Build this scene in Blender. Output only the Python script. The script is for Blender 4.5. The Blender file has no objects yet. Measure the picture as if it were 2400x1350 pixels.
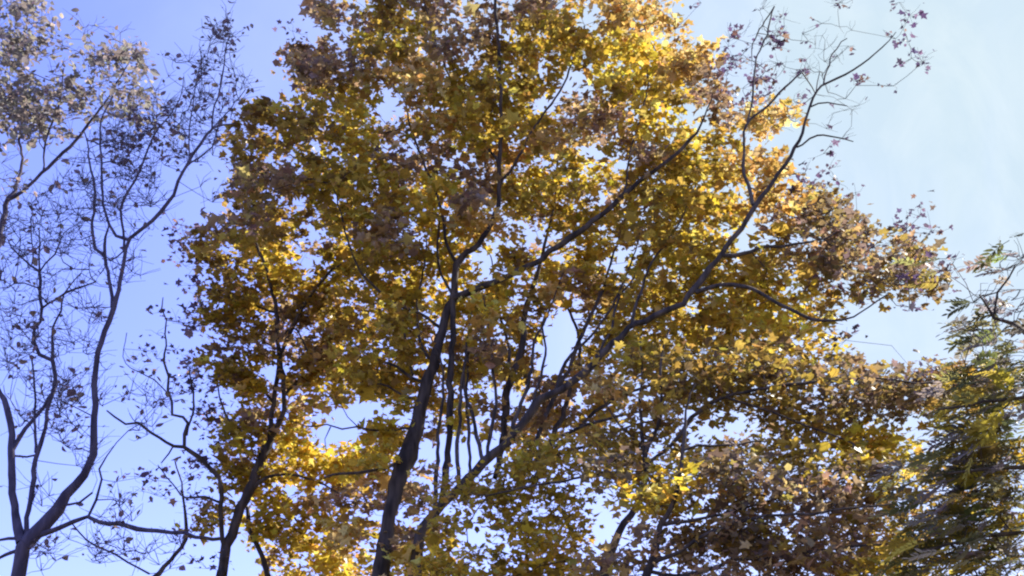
import bpy, math, random
import numpy as np
from mathutils import Vector, Matrix

rng = np.random.default_rng(11)
random.seed(11)
scene = bpy.context.scene
COL = scene.collection

# ------------------------------------------------------------------ camera
PITCH = math.radians(28.0)
HFOV = math.radians(46.0)
CAM = np.array([0.0, 0.0, 1.6])
F = 1200.0 / math.tan(HFOV / 2)              # focal length in photo pixels (2400 wide)
cam_data = bpy.data.cameras.new("camera")
cam_data.angle = HFOV
cam_data.clip_end = 3000
cam = bpy.data.objects.new("camera", cam_data)
cam.location = CAM
cam.rotation_euler = (math.pi / 2 + PITCH, 0, 0)
COL.objects.link(cam)
scene.camera = cam

# ------------------------------------------------------------------ sky, sun, exposure
VEIL = (0.55, 1.04, 0.95)          # where the thin cloud begins, is full, how opaque
VEIL_COL = (2.5, 3.12, 3.28, 1)
SUN_EL, SUN_AZ = math.radians(43), math.radians(56)   # azimuth from +Y towards +X
world = bpy.data.worlds.new("World")
scene.world = world
world.use_nodes = True
wn, wl = world.node_tree.nodes, world.node_tree.links
wn.clear()
sky = wn.new("ShaderNodeTexSky")
sky.sky_type = 'NISHITA'
sky.sun_disc = False
sky.sun_elevation = SUN_EL
sky.sun_rotation = SUN_AZ
sky.air_density = 1.0
sky.dust_density = 1.0
sky.ozone_density = 2.6
tintn = wn.new("ShaderNodeMix")
tintn.data_type = 'RGBA'
tintn.blend_type = 'MULTIPLY'
tintn.inputs['Factor'].default_value = 1.0
tintn.inputs[7].default_value = (1.08, 0.94, 1.52, 1)
bg = wn.new("ShaderNodeBackground")
bg.inputs['Strength'].default_value = 0.112
wo = wn.new("ShaderNodeOutputWorld")
wl.new(sky.outputs[0], tintn.inputs[6])
# thin high cloud that thickens towards the sun's side of the sky
tcw = wn.new("ShaderNodeTexCoord")
dotn = wn.new("ShaderNodeVectorMath")
dotn.operation = 'DOT_PRODUCT'
dotn.inputs[1].default_value = (math.sin(SUN_AZ) * math.cos(SUN_EL), math.cos(SUN_AZ) * math.cos(SUN_EL), math.sin(SUN_EL))
mpw = wn.new("ShaderNodeMapping")
mpw.inputs['Scale'].default_value = (5.0, 5.0, 2.2)
nzw = wn.new("ShaderNodeTexNoise")
nzw.inputs['Scale'].default_value = 1.6
nzw.inputs['Detail'].default_value = 7
nzw.inputs['Distortion'].default_value = 0.6
mad = wn.new("ShaderNodeMath")
mad.operation = 'MULTIPLY_ADD'
mad.inputs[1].default_value = 0.22
mrw = wn.new("ShaderNodeMapRange")
mrw.interpolation_type = 'SMOOTHSTEP'
mrw.inputs[1].default_value = VEIL[0]
mrw.inputs[2].default_value = VEIL[1]
mrw.inputs[3].default_value = 0.0
mrw.inputs[4].default_value = VEIL[2]
veil = wn.new("ShaderNodeMix")
veil.data_type = 'RGBA'
veil.inputs[7].default_value = VEIL_COL
wl.new(tcw.outputs['Generated'], dotn.inputs[0])
wl.new(tcw.outputs['Generated'], mpw.inputs[0])
wl.new(mpw.outputs[0], nzw.inputs['Vector'])
wl.new(nzw.outputs[0], mad.inputs[0])
wl.new(dotn.outputs['Value'], mad.inputs[2])
wl.new(mad.outputs[0], mrw.inputs[0])
wl.new(mrw.outputs[0], veil.inputs[0])
nz2 = wn.new("ShaderNodeTexNoise")
nz2.inputs['Scale'].default_value = 2.2
nz2.inputs['Detail'].default_value = 9
nz2.inputs['Roughness'].default_value = 0.62
nz2.inputs['Distortion'].default_value = 0.9
crw = wn.new("ShaderNodeValToRGB")
crw.color_ramp.elements[0].position = 0.42
crw.color_ramp.elements[0].color = VEIL_COL
crw.color_ramp.elements[1].position = 0.72
crw.color_ramp.elements[1].color = (2.85, 3.4, 3.45, 1)
mp2 = wn.new("ShaderNodeMapping")
mp2.inputs['Scale'].default_value = (7.0, 7.0, 2.6)
mp2.inputs['Rotation'].default_value = (0.2, 0.35, 0.4)
wl.new(tcw.outputs['Generated'], mp2.inputs[0])
wl.new(mp2.outputs[0], nz2.inputs['Vector'])
wl.new(nz2.outputs[0], crw.inputs[0])
wl.new(crw.outputs[0], veil.inputs[7])
wl.new(tintn.outputs[2], veil.inputs[6])
wl.new(veil.outputs[2], bg.inputs['Color'])
wl.new(bg.outputs[0], wo.inputs['Surface'])

sun_d = bpy.data.lights.new("sun", 'SUN')
sun_d.energy = 5.0
sun_d.angle = math.radians(0.5)
sun_d.color = (1.0, 0.93, 0.82)
sun = bpy.data.objects.new("sun", sun_d)
sdir = Vector((math.sin(SUN_AZ) * math.cos(SUN_EL), math.cos(SUN_AZ) * math.cos(SUN_EL), math.sin(SUN_EL)))
sun.rotation_euler = sdir.to_track_quat('Z', 'Y').to_euler()
sun.location = (30, 10, 40)
COL.objects.link(sun)

vs = scene.view_settings
vs.view_transform = 'Standard'
vs.look = 'None'
vs.gamma = 1.0
vs.use_curve_mapping = False
vs.exposure = 1.22
scene.render.engine = 'CYCLES'
scene.cycles.filter_width = 2.15              # soft small-sensor video lens
scene.cycles.max_bounces = 8
scene.cycles.transmission_bounces = 4
scene.cycles.use_denoising = True

# ------------------------------------------------------------------ helpers
SP, CP = math.sin(PITCH), math.cos(PITCH)


def at(u, v, Y):
    """world point on the sight line of photo pixel (u, v), at ground distance Y from the camera"""
    a = (np.asarray(u, float) - 1200) / F
    b = (675 - np.asarray(v, float)) / F
    dy = CP - b * SP
    k = np.asarray(Y, float) / dy
    return np.stack([CAM[0] + a * k, CAM[1] + dy * k, CAM[2] + (SP + b * CP) * k], -1)


def proj(P):
    q = P - CAM
    d = q[..., 1] * CP + q[..., 2] * SP
    return 1200 + F * q[..., 0] / d, 675 - F * (q[..., 2] * CP - q[..., 1] * SP) / d, d


def node_mat(name, build):
    m = bpy.data.materials.new(name)
    m.use_nodes = True
    nt = m.node_tree
    nt.nodes.clear()
    build(nt.nodes, nt.links)
    return m


def bark_mat(name, c1, c2, scale=9.0):
    def b(n, l):
        out = n.new("ShaderNodeOutputMaterial")
        p = n.new("ShaderNodeBsdfPrincipled")
        p.inputs['Roughness'].default_value = 0.9
        tc = n.new("ShaderNodeTexCoord")
        mp = n.new("ShaderNodeMapping")
        mp.inputs['Scale'].default_value = (1, 1, 0.22)
        nz = n.new("ShaderNodeTexNoise")
        nz.inputs['Scale'].default_value = scale
        nz.inputs['Detail'].default_value = 8
        cr = n.new("ShaderNodeValToRGB")
        cr.color_ramp.elements[0].position = 0.35
        cr.color_ramp.elements[0].color = (*c1, 1)
        cr.color_ramp.elements[1].position = 0.68
        cr.color_ramp.elements[1].color = (*c2, 1)
        bp = n.new("ShaderNodeBump")
        bp.inputs['Strength'].default_value = 0.7
        bp.inputs['Distance'].default_value = 0.03
        l.new(tc.outputs['Object'], mp.inputs[0])
        l.new(mp.outputs[0], nz.inputs['Vector'])
        l.new(nz.outputs[0], cr.inputs[0])
        l.new(cr.outputs[0], p.inputs['Base Color'])
        l.new(nz.outputs[0], bp.inputs['Height'])
        l.new(bp.outputs[0], p.inputs['Normal'])
        l.new(p.outputs[0], out.inputs[0])
    return node_mat(name, b)


def leaf_mat(name, transl=0.5):
    def b(n, l):
        out = n.new("ShaderNodeOutputMaterial")
        at_ = n.new("ShaderNodeAttribute")
        at_.attribute_name = "tint"
        tc = n.new("ShaderNodeTexCoord")
        nz = n.new("ShaderNodeTexNoise")
        nz.inputs['Scale'].default_value = 26
        nz.inputs['Detail'].default_value = 3
        mr = n.new("ShaderNodeMapRange")
        mr.inputs[1].default_value = 0.3
        mr.inputs[2].default_value = 0.7
        mr.inputs[3].default_value = 0.72
        mr.inputs[4].default_value = 1.2
        mx = n.new("ShaderNodeMix")
        mx.data_type = 'RGBA'
        mx.blend_type = 'MULTIPLY'
        mx.inputs[0].default_value = 1
        d = n.new("ShaderNodeBsdfDiffuse")
        t = n.new("ShaderNodeBsdfTranslucent")
        ms = n.new("ShaderNodeMixShader")
        ms.inputs[0].default_value = transl
        g = n.new("ShaderNodeBsdfGlossy")
        g.inputs['Roughness'].default_value = 0.42
        g.inputs['Color'].default_value = (0.8, 0.8, 0.8, 1)
        m2 = n.new("ShaderNodeMixShader")
        m2.inputs[0].default_value = 0.05
        l.new(tc.outputs['Object'], nz.inputs['Vector'])
        l.new(nz.outputs[0], mr.inputs[0])
        l.new(at_.outputs['Color'], mx.inputs[6])
        l.new(mr.outputs[0], mx.inputs[7])
        l.new(mx.outputs[2], d.inputs[0])
        l.new(mx.outputs[2], t.inputs[0])
        l.new(d.outputs[0], ms.inputs[1])
        l.new(t.outputs[0], ms.inputs[2])
        l.new(ms.outputs[0], m2.inputs[1])
        l.new(g.outputs[0], m2.inputs[2])
        l.new(m2.outputs[0], out.inputs[0])
    return node_mat(name, b)


def mesh_np(name, V, T, mat, tint=None, smooth=False):
    me = bpy.data.meshes.new(name)
    V = np.ascontiguousarray(V, np.float32)
    T = np.ascontiguousarray(T, np.int32)
    k = T.shape[1]
    me.vertices.add(len(V))
    me.vertices.foreach_set("co", V.ravel())
    me.loops.add(T.size)
    me.loops.foreach_set("vertex_index", T.ravel())
    me.polygons.add(len(T))
    me.polygons.foreach_set("loop_start", np.arange(0, T.size, k, dtype=np.int32))
    me.polygons.foreach_set("loop_total", np.full(len(T), k, np.int32))
    if smooth:
        me.polygons.foreach_set("use_smooth", np.ones(len(T), bool))
    me.update(calc_edges=True)
    if tint is not None:
        a = me.attributes.new("tint", 'FLOAT_COLOR', 'POINT')
        c = np.ones((len(V), 4), np.float32)
        c[:, :3] = tint
        a.data.foreach_set("color", c.ravel())
    me.materials.append(mat)
    return me


def link(name, me, parent=None, loc=None, stuff=False):
    o = bpy.data.objects.new(name, me)
    COL.objects.link(o)
    if parent is not None:
        o.parent = parent
    if loc is not None:
        o.location = loc
    if stuff:
        o["kind"] = "stuff"
    return o


def tube(P, R, sides=8, lump=0.0):
    """one closed tapered tube along the points P; returns verts and quads (tip closed to a point)"""
    P = np.asarray(P, float)
    R = np.asarray(R, float)
    n = len(P)
    Tn = np.gradient(P, axis=0)
    Tn /= np.linalg.norm(Tn, axis=1)[:, None] + 1e-9
    ref = np.array([0.31, 0.87, 0.2])
    A = np.cross(Tn, ref)
    A /= np.linalg.norm(A, axis=1)[:, None] + 1e-9
    B = np.cross(Tn, A)
    th = np.linspace(0, 2 * np.pi, sides, endpoint=False)
    rr = R[:, None] * (1 + lump * rng.normal(size=(n, sides)))
    V = P[:, None, :] + rr[..., None] * (np.cos(th)[None, :, None] * A[:, None, :] + np.sin(th)[None, :, None] * B[:, None, :])
    i = np.arange(n - 1)[:, None] * sides
    j = np.arange(sides)[None, :]
    jn = (j + 1) % sides
    Q = np.stack([i + j, i + jn, i + sides + jn, i + sides + j], -1).reshape(-1, 4)
    return V.reshape(-1, 3), Q


def twig_soup(A, B, ra, rb, sides=3, bend=0.08):
    """many thin two-segment twigs from A to B"""
    n = len(A)
    D = B - A
    L = np.linalg.norm(D, axis=1)[:, None] + 1e-9
    M = (A + B) / 2 + rng.normal(size=(n, 3)) * L * bend
    T = D / L
    X = np.cross(T, np.array([0.3, 0.9, 0.25]))
    X /= np.linalg.norm(X, axis=1)[:, None] + 1e-9
    Y = np.cross(T, X)
    th = np.linspace(0, 2 * np.pi, sides, endpoint=False)
    ring = np.cos(th)[None, :, None] * X[:, None, :] + np.sin(th)[None, :, None] * Y[:, None, :]
    ra = np.asarray(ra).reshape(-1, 1, 1)
    rb = np.asarray(rb).reshape(-1, 1, 1)
    V = np.stack([A[:, None] + ring * ra, M[:, None] + ring * (ra + rb) / 2, B[:, None] + ring * rb], 1)
    base = (np.arange(n) * 3 * sides)[:, None, None]
    i = (np.arange(2) * sides)[None, :, None]
    j = np.arange(sides)[None, None, :]
    jn = (j + 1) % sides
    Q = np.stack([base + i + j, base + i + jn, base + i + sides + jn, base + i + sides + j], -1).reshape(-1, 4)
    return V.reshape(-1, 3), Q


def spline(pts, step):
    """Catmull-Rom through rows (x, y, z, r)"""
    P = np.asarray(pts, float)
    if len(P) == 2:
        n = max(2, int(np.linalg.norm(P[1, :3] - P[0, :3]) / step))
        return P[0] + (P[1] - P[0]) * np.linspace(0, 1, n + 1)[:, None]
    E = np.vstack([2 * P[0] - P[1], P, 2 * P[-1] - P[-2]])
    out = []
    for i in range(1, len(E) - 2):
        a, b, c, d = E[i - 1], E[i], E[i + 1], E[i + 2]
        n = max(1, int(np.linalg.norm(c[:3] - b[:3]) / step))
        t = np.linspace(0, 1, n, endpoint=False)[:, None]
        out.append(0.5 * (2 * b + (c - a) * t + (2 * a - 5 * b + 4 * c - d) * t ** 2 + (3 * b - a - 3 * c + d) * t ** 3))
    out.append(P[-1:])
    return np.vstack(out)


# leaf outlines (unit length, stalk at the origin, tip along +y), star-shaped about (0, .42)
LEAF_SHAPES = {
    'maple': [[(0, 0.02), (.30, .06), (.24, .30), (.56, .50), (.22, .58), (0, 1.0), (-.22, .58), (-.56, .50), (-.24, .30), (-.30, .06)],
              [(0, 0.0), (.36, .14), (.20, .34), (.48, .64), (.16, .62), (.04, .96), (-.20, .60), (-.52, .58), (-.22, .32), (-.34, .10)],
              [(0, 0.03), (.28, .12), (.30, .32), (.44, .46), (.28, .62), (.06, .90), (-.26, .66), (-.40, .52), (-.30, .28), (-.26, .12)],
              [(0, 0.0), (.22, .10), (.18, .30), (.38, .62), (.20, .60), (-.04, 1.0), (-.16, .62), (-.46, .44), (-.26, .34), (-.36, .08)]],
    'oval': [[(0, 0), (.22, .2), (.30, .45), (.20, .75), (0, 1), (-.20, .75), (-.30, .45), (-.22, .2)],
             [(0, 0), (.26, .25), (.28, .5), (.12, .8), (0.03, 1), (-.18, .78), (-.30, .5), (-.2, .18)]],
    'long': [[(0, 0), (.11, .18), (.16, .42), (.11, .72), (0, 1), (-.11, .72), (-.16, .42), (-.11, .18)],
             [(0, 0), (.10, .2), (.15, .5), (.09, .8), (0.03, 1), (-.12, .7), (-.14, .4), (-.09, .18)]],
}


def leaf_template(shape, k):
    kk = k
    k = k % len(LEAF_SHAPES[shape])
    o = np.array(LEAF_SHAPES[shape][k])
    c = np.array([[0, .42]])
    v2 = np.vstack([c, o])
    fold, curl, twist = [(.22, .16, 0), (.45, .30, .12), (-.15, .45, -.10), (.75, -.20, .2)][kk % 4]
    z = fold * np.abs(v2[:, 0]) - curl * (v2[:, 1] - 0.3) ** 2 + twist * v2[:, 0] * v2[:, 1]
    V = np.column_stack([v2, z])
    n = len(o)
    T = np.array([[0, 1 + i, 1 + (i + 1) % n] for i in range(n)])
    return V, T


# autumn leaf colours (linear); gold and brown also paint in lit and shaded patches
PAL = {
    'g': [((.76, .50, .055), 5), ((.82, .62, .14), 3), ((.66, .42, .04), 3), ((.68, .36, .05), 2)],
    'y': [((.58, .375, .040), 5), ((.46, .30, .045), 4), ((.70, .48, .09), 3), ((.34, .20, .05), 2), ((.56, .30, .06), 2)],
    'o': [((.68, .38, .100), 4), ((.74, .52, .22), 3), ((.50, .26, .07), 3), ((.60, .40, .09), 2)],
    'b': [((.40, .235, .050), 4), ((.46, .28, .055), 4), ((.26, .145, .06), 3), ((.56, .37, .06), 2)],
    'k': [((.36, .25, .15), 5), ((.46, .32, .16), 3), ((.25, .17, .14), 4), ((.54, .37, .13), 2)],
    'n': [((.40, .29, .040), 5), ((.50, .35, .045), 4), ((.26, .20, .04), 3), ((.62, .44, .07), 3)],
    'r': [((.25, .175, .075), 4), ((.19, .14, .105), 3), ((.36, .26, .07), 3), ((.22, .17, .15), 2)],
    'p': [((.10, .066, .14), 5), ((.17, .12, .19), 3), ((.07, .055, .10), 2), ((.26, .16, .13), 3)],  # dark violet: backlit darkening and lens fringing put into the leaf colour
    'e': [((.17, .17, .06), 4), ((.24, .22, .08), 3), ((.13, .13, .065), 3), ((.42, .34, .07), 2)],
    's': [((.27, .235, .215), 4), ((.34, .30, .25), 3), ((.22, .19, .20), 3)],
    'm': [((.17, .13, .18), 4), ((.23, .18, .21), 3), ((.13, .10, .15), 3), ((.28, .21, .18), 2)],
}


def pal_colors(code, n):
    ent = PAL[code]
    w = np.array([e[1] for e in ent], float)
    c = np.array([e[0] for e in ent])
    i = rng.choice(len(ent), n, p=w / w.sum())
    if code in 'gybo':
        c = c * np.array([.88, .99, 1.05])
    return np.clip(c[i] * np.exp(rng.normal(0, .18, (n, 1))) * np.exp(rng.normal(0, .06, (n, 3))), 0.005, 0.85)


def rand_rot(n, up=0.75):
    """leaf frames: normal leaning upward, blade hanging outwards and down"""
    N = rng.normal(size=(n, 3))
    N /= np.linalg.norm(N, axis=1)[:, None]
    N[:, 2] += up * np.sign(N[:, 2] + 0.3)
    N /= np.linalg.norm(N, axis=1)[:, None]
    D = rng.normal(size=(n, 3)) + np.array([0, 0, -0.5])
    D -= N * (D * N).sum(1)[:, None]
    D /= np.linalg.norm(D, axis=1)[:, None] + 1e-9
    X = np.cross(D, N)
    return np.stack([X, D, N], -1)         # columns: side, along blade, normal




GAPS = [(800, 1000, 92, 56), (1440, 1225, 85, 70), (1705, 1005, 90, 45), (2130, 780, 115, 105), (1315, 800, 85, 85), (1085, 1060, 50, 65), (900, 345, 40, 30),
        (1240, 555, 55, 40), (1465, 600, 50, 38), (1640, 1200, 50, 40), (1130, 640, 50, 30), (1340, 245, 45, 30), (2165, 1020, 30, 45), (890, 1215, 45, 45)]


class Tree:
    def __init__(self, name, Y, label, category, bark, leafm, shape, leaf_len, group=None, twig=0.0035):
        self.twig = twig
        self.name, self.Y, self.label, self.cat = name, Y, label, category
        self.bark, self.leafm, self.shape, self.leaf_len, self.group = bark, leafm, shape, leaf_len, group
        self.limbs = []
        self.np_ = []            # node positions usable for attaching
        self.nuv = []            # their (u, v, dy)
        self.nr = []
        self.pts = []            # attraction points (x, y, z, leaf count, palette, spread)
        self.root = None

    def px(self, w):             # radius in metres of something w photo pixels wide at this tree
        return 0.5 * w * (0.88 if w > 9 else 1.0) * (self.Y / math.cos(PITCH)) / F

    def base(self, u, v=1350, dx=0.0):
        P = at(u, v, self.Y)
        self.b = np.array([P[0] + dx, P[1], 0.0])

    def limb(self, path, dy=0.0, name="branch", ground=False, dy0=None):
        """path rows (u, v, width px); dy = how much deeper the far end lies than its start"""
        path = [tuple(p) for p in path]
        n = len(path)
        if dy0 is None:
            if self.nuv:
                A = np.array(self.nuv)
                d = (A[:, 0] - path[0][0]) ** 2 + (A[:, 1] - path[0][1]) ** 2
                dy0 = A[d.argmin(), 2]
            else:
                dy0 = 0.0
        acc = [0.0]
        for a, b in zip(path, path[1:]):
            acc.append(acc[-1] + math.hypot(b[0] - a[0], b[1] - a[1]))
        rows, dys = [], []
        for (u, v, w), s in zip(path, acc):
            e = dy0 + dy * s / acc[-1]
            P = at(u, v, self.Y + e)
            rows.append([*P, self.px(w)])
            dys.append(e)
        if ground:
            P = rows[0]
            g = self.b + np.array([0.0, 0.0, -0.15])
            z = P[2]
            rows = [[g[0], g[1], g[2], P[3] * 2.0], [g[0], g[1], 0.35, P[3] * 1.45],
                    [g[0] * .7 + P[0] * .3, g[1] * .7 + P[1] * .3, z * 0.4, P[3] * 1.2]] + rows
        S = spline(rows, 0.14)
        S[1:-1, :3] += rng.normal(0, 0.010, (len(S) - 2, 3)) * np.clip(S[1:-1, 3:4] / 0.05, .4, 1.4)
        wob = np.stack([np.convolve(rng.normal(0, 1, len(S) + 8), np.ones(5) / 5, 'same')[4:4 + len(S)] for _ in range(3)], -1)
        S[1:-1, :3] += wob[1:-1] * .035
        knots = np.convolve(rng.normal(0, 1, len(S) + 6), np.ones(4) / 4, 'same')[3:3 + len(S)]
        S[:, 3] *= 1 + .14 * np.clip(knots, -1.2, 2)
        S[:, 3] = np.clip(S[:, 3], 0.004, None)
        self.limbs.append((name, S))
        uu, vv, _ = proj(S[:, :3])
        for k in range(len(S)):
            if S[k, 2] > 3.0:
                self.np_.append(S[k, :3])
                self.nuv.append((uu[k], vv[k], S[k, 1] - self.Y))
                self.nr.append(S[k, 3])

    def point(self, u, v, dy, n, pal, spread=0.2):
        for gu, gv, ru, rv in GAPS:          # openings between the boughs
            if n > 2 and ((u - gu) / ru) ** 2 + ((v - gv) / rv) ** 2 < 1 and rng.uniform() < .86:
                return
        self.pts.append((*at(u, v, self.Y + dy), n, pal, spread))

    def behind(self, u, v, dy):
        """the main limbs run along the near side of the crown: foliage mostly sits behind them"""
        A = np.array(self.nuv)
        R = np.array(self.nr)
        k = ((A[:, 0] - u) ** 2 + (A[:, 1] - v) ** 2)
        k = np.where(R > self.px(7), k, 1e9)
        i = k.argmin()
        if k[i] < 38 ** 2 and dy < A[i, 2] + .25 and rng.uniform() < .85:
            return A[i, 2] + rng.uniform(.25, 1.6)
        return dy

    def clump(self, u, v, ru, rv, npts, n, pal, depth=1.0, spread=0.2):
        for _ in range(npts):
            a, r = rng.uniform(0, 2 * np.pi), math.sqrt(rng.uniform())
            self.point(u + ru * r * math.cos(a), v + rv * r * math.sin(a), rng.normal(0, depth * .5), max(0, rng.poisson(n)), pal, spread)

    # ---------------------------------------------------------------- grow twigs to every point, then leaf them
    def build(self, n_leaf_parts=220, twiglets=4, tw_len=(.15, .34), up_tw=0.35, branch_min=0.012, max_branches=70, flat=.45):
        root = bpy.data.objects.new(self.name, None)
        root.empty_display_size = 0.5
        COL.objects.link(root)
        root.location = self.b
        self.root = root
        root["label"], root["category"] = self.label, self.cat
        if self.group:
            root["group"] = self.group
        b = self.b
        self.wood = wood = []                 # (object, its points) so that single leaves hang on their branch
        for name, S in self.limbs:
            big = S[:, 3].max() > 0.05
            V, Q = tube(S[:, :3] - b, S[:, 3], 12 if big else 7, 0.05)
            wood.append((link(name, mesh_np(name, V, Q, self.bark, smooth=True), root), S[:, :3]))
        n0 = len(self.np_)
        m = len(self.pts)
        Pn = np.zeros((n0 + m, 3))
        Pn[:n0] = self.np_
        A = np.array([p[:3] for p in self.pts])
        par = np.full(n0 + m, -1)
        plen = np.zeros(n0 + m)

        def cost(node, tgt):
            d = tgt - node
            L = np.linalg.norm(d, axis=-1) + 1e-6
            down = np.clip(-d[..., 2] / L, 0, 1)
            return L * (1 + 0.6 * down)
        best = np.full(m, 1e9)
        bi = np.zeros(m, int)
        for i in range(n0):
            c = cost(Pn[i], A)
            s = c < best
            best[s] = c[s]
            bi[s] = i
        done = np.zeros(m, bool)
        cnt = n0
        order = np.zeros(m, int)
        for _ in range(m):
            j = int(np.where(done, 1e9, best).argmin())
            done[j] = True
            Pn[cnt] = A[j]
            par[cnt] = bi[j]
            plen[cnt] = plen[bi[j]] + np.linalg.norm(A[j] - Pn[bi[j]])
            order[j] = cnt
            c = cost(A[j], A) + 0.22 * plen[cnt]
            s = (c < best) & ~done
            best[s] = c[s]
            bi[s] = cnt
            cnt += 1
        # pipe-model radii
        q = 2.35
        acc = np.zeros(n0 + m)
        kids = [[] for _ in range(n0 + m)]
        for i in range(cnt - 1, n0 - 1, -1):
            acc[i] = max(acc[i], self.twig ** q)
            kids[par[i]].append(i)
            acc[par[i]] += acc[i]
        R = np.minimum(acc ** (1 / q), 0.045)
        # chains: follow the thickest child; thick chains are branches, the rest is fine twigs
        used = np.zeros(n0 + m, bool)
        starts = sorted(range(n0, cnt), key=lambda i: -R[i])
        chains, thin = [], []
        for i in starts:
            if used[i]:
                continue
            ch = [par[i], i]
            used[i] = True
            while True:
                ks = [k for k in kids[ch[-1]] if not used[k]]
                if not ks:
                    break
                k = max(ks, key=lambda t: R[t])
                used[k] = True
                ch.append(k)
            if R[i] > branch_min and len(ch) >= 3 and len(chains) < max_branches:
                chains.append(ch)
            else:
                thin += [(ch[t], ch[t + 1]) for t in range(len(ch) - 1)]
        for ch in chains:
            rr = np.array([R[ch[1]]] + [R[k] for k in ch[1:]])
            S = spline(np.column_stack([Pn[ch], rr]), 0.12)
            S[1:-1, :3] += rng.normal(0, .012, (len(S) - 2, 3))
            S[:, 3] = np.clip(S[:, 3], .0035, None)
            V, Q = tube(S[:, :3] - b, S[:, 3], 6)
            wood.append((link("branch", mesh_np("branch", V, Q, self.bark, smooth=True), root), S[:, :3]))
        VV, QQ, off = [], [], 0
        if thin:
            ia = np.array([t[0] for t in thin])
            ib = np.array([t[1] for t in thin])
            V, Q = twig_soup(Pn[ia] - b, Pn[ib] - b, np.minimum(R[ib] * 1.15, .03), np.clip(R[ib] * .8, .003, None), 4)
            VV.append(V)
            QQ.append(Q)
            off += len(V)
        # twiglets and leaves
        LP, LPAL = [], []
        ta, tb = [], []
        for p in self.pts:
            P = np.array(p[:3])
            n, pal, spread = int(p[3]), p[4], p[5]
            k = twiglets if n > 0 else max(2, twiglets - 1)
            D = rng.normal(size=(k, 3)) * np.array([1, 1, flat])
            D[:, 2] += up_tw
            D /= np.linalg.norm(D, axis=1)[:, None]
            E = P + D * rng.uniform(*tw_len, (k, 1))
            ta.append(np.repeat(P[None], k, 0))
            tb.append(E)
            if n:
                c = rng.integers(0, k, n)
                f = rng.uniform(.25, 1.1, (n, 1))
                LP.append(P + (E[c] - P) * f + rng.normal(size=(n, 3)) * np.array([1, 1, flat]) * spread * .6)
                LPAL += [pal] * n
        ta, tb = np.vstack(ta), np.vstack(tb)
        V, Q = twig_soup(ta - b, tb - b, np.full(len(ta), self.twig), np.full(len(ta), self.twig * .55), 3, .10)
        VV.append(V)
        QQ.append(Q + off)
        link("twigs", mesh_np("twigs", np.vstack(VV), np.vstack(QQ), self.bark), root, stuff=True)
        if not LP:
            return root
        LP = np.vstack(LP)
        LPAL = np.array(LPAL)
        n = len(LP)
        C = np.zeros((n, 3))
        for code in sorted(set(LPAL)):
            s = LPAL == code
            C[s] = pal_colors(code, int(s.sum()))
        size = self.leaf_len * np.exp(rng.normal(-.03, .32, n)) * np.where(LPAL == 'p', .74, 1.0)
        FR = rand_rot(n)
        u, v, d = proj(LP)
        inside = (u > 0) & (u < 2400) & (v > 0) & (v < 1350)
        score = np.where(inside, size / d, 0)
        pick = np.argsort(-score)[:min(n_leaf_parts, n)]
        mask = np.zeros(n, bool)
        mask[pick] = True
        # single leaves, the ones that show largest
        meshes = {}
        W_P = np.vstack([w[1] for w in wood])
        W_I = np.concatenate([np.full(len(w[1]), k) for k, w in enumerate(wood)])
        for i in pick:
            code = LPAL[i]
            var = int(rng.integers(0, 4))
            key = (code, var)
            if key not in meshes:
                Vt, Tt = leaf_template(self.shape, var)
                st = np.array([[-.012, .05, -.02], [.012, .05, -.02], [.02, -.45, -.06]])
                Vs = np.vstack([Vt, st])
                Ts = np.vstack([Tt, [[len(Vt), len(Vt) + 1, len(Vt) + 2]]])
                meshes[key] = mesh_np("leaf", Vs, Ts, self.leafm, pal_colors(code, 1))
            o = bpy.data.objects.new("leaf", meshes[key])
            M = Matrix([list(r) for r in FR[i]]).to_4x4()
            o.rotation_mode = 'QUATERNION'
            o.rotation_quaternion = M.to_quaternion()
            o.scale = (size[i],) * 3
            o.location = LP[i] - b
            o.parent = wood[W_I[((W_P - LP[i]) ** 2).sum(1).argmin()]][0]
            COL.objects.link(o)
        # the rest of the foliage, one mesh
        VV, TT, CC, off = [], [], [], 0
        var = rng.integers(0, 4, n)
        for k in range(4):
            s = (~mask) & (var == k)
            if not s.any():
                continue
            Vt, Tt = leaf_template(self.shape, k)
            sc = size[s][:, None, None]
            curl = Vt[None] * np.array([1, 1, 1])
            W = np.einsum('nij,kj->nki', FR[s], Vt) * sc + (LP[s] - b)[:, None, :]
            nv = len(Vt)
            VV.append(W.reshape(-1, 3))
            TT.append((Tt[None] + (np.arange(s.sum()) * nv)[:, None, None]).reshape(-1, 3) + off)
            CC.append(np.repeat(C[s], nv, 0))
            off += s.sum() * nv
        link("foliage", mesh_np("foliage", np.vstack(VV), np.vstack(TT), self.leafm, np.vstack(CC)), root, stuff=True)
        print(self.name, "leaves", n, "points", m, "chains", len(chains))
        return root


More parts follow.
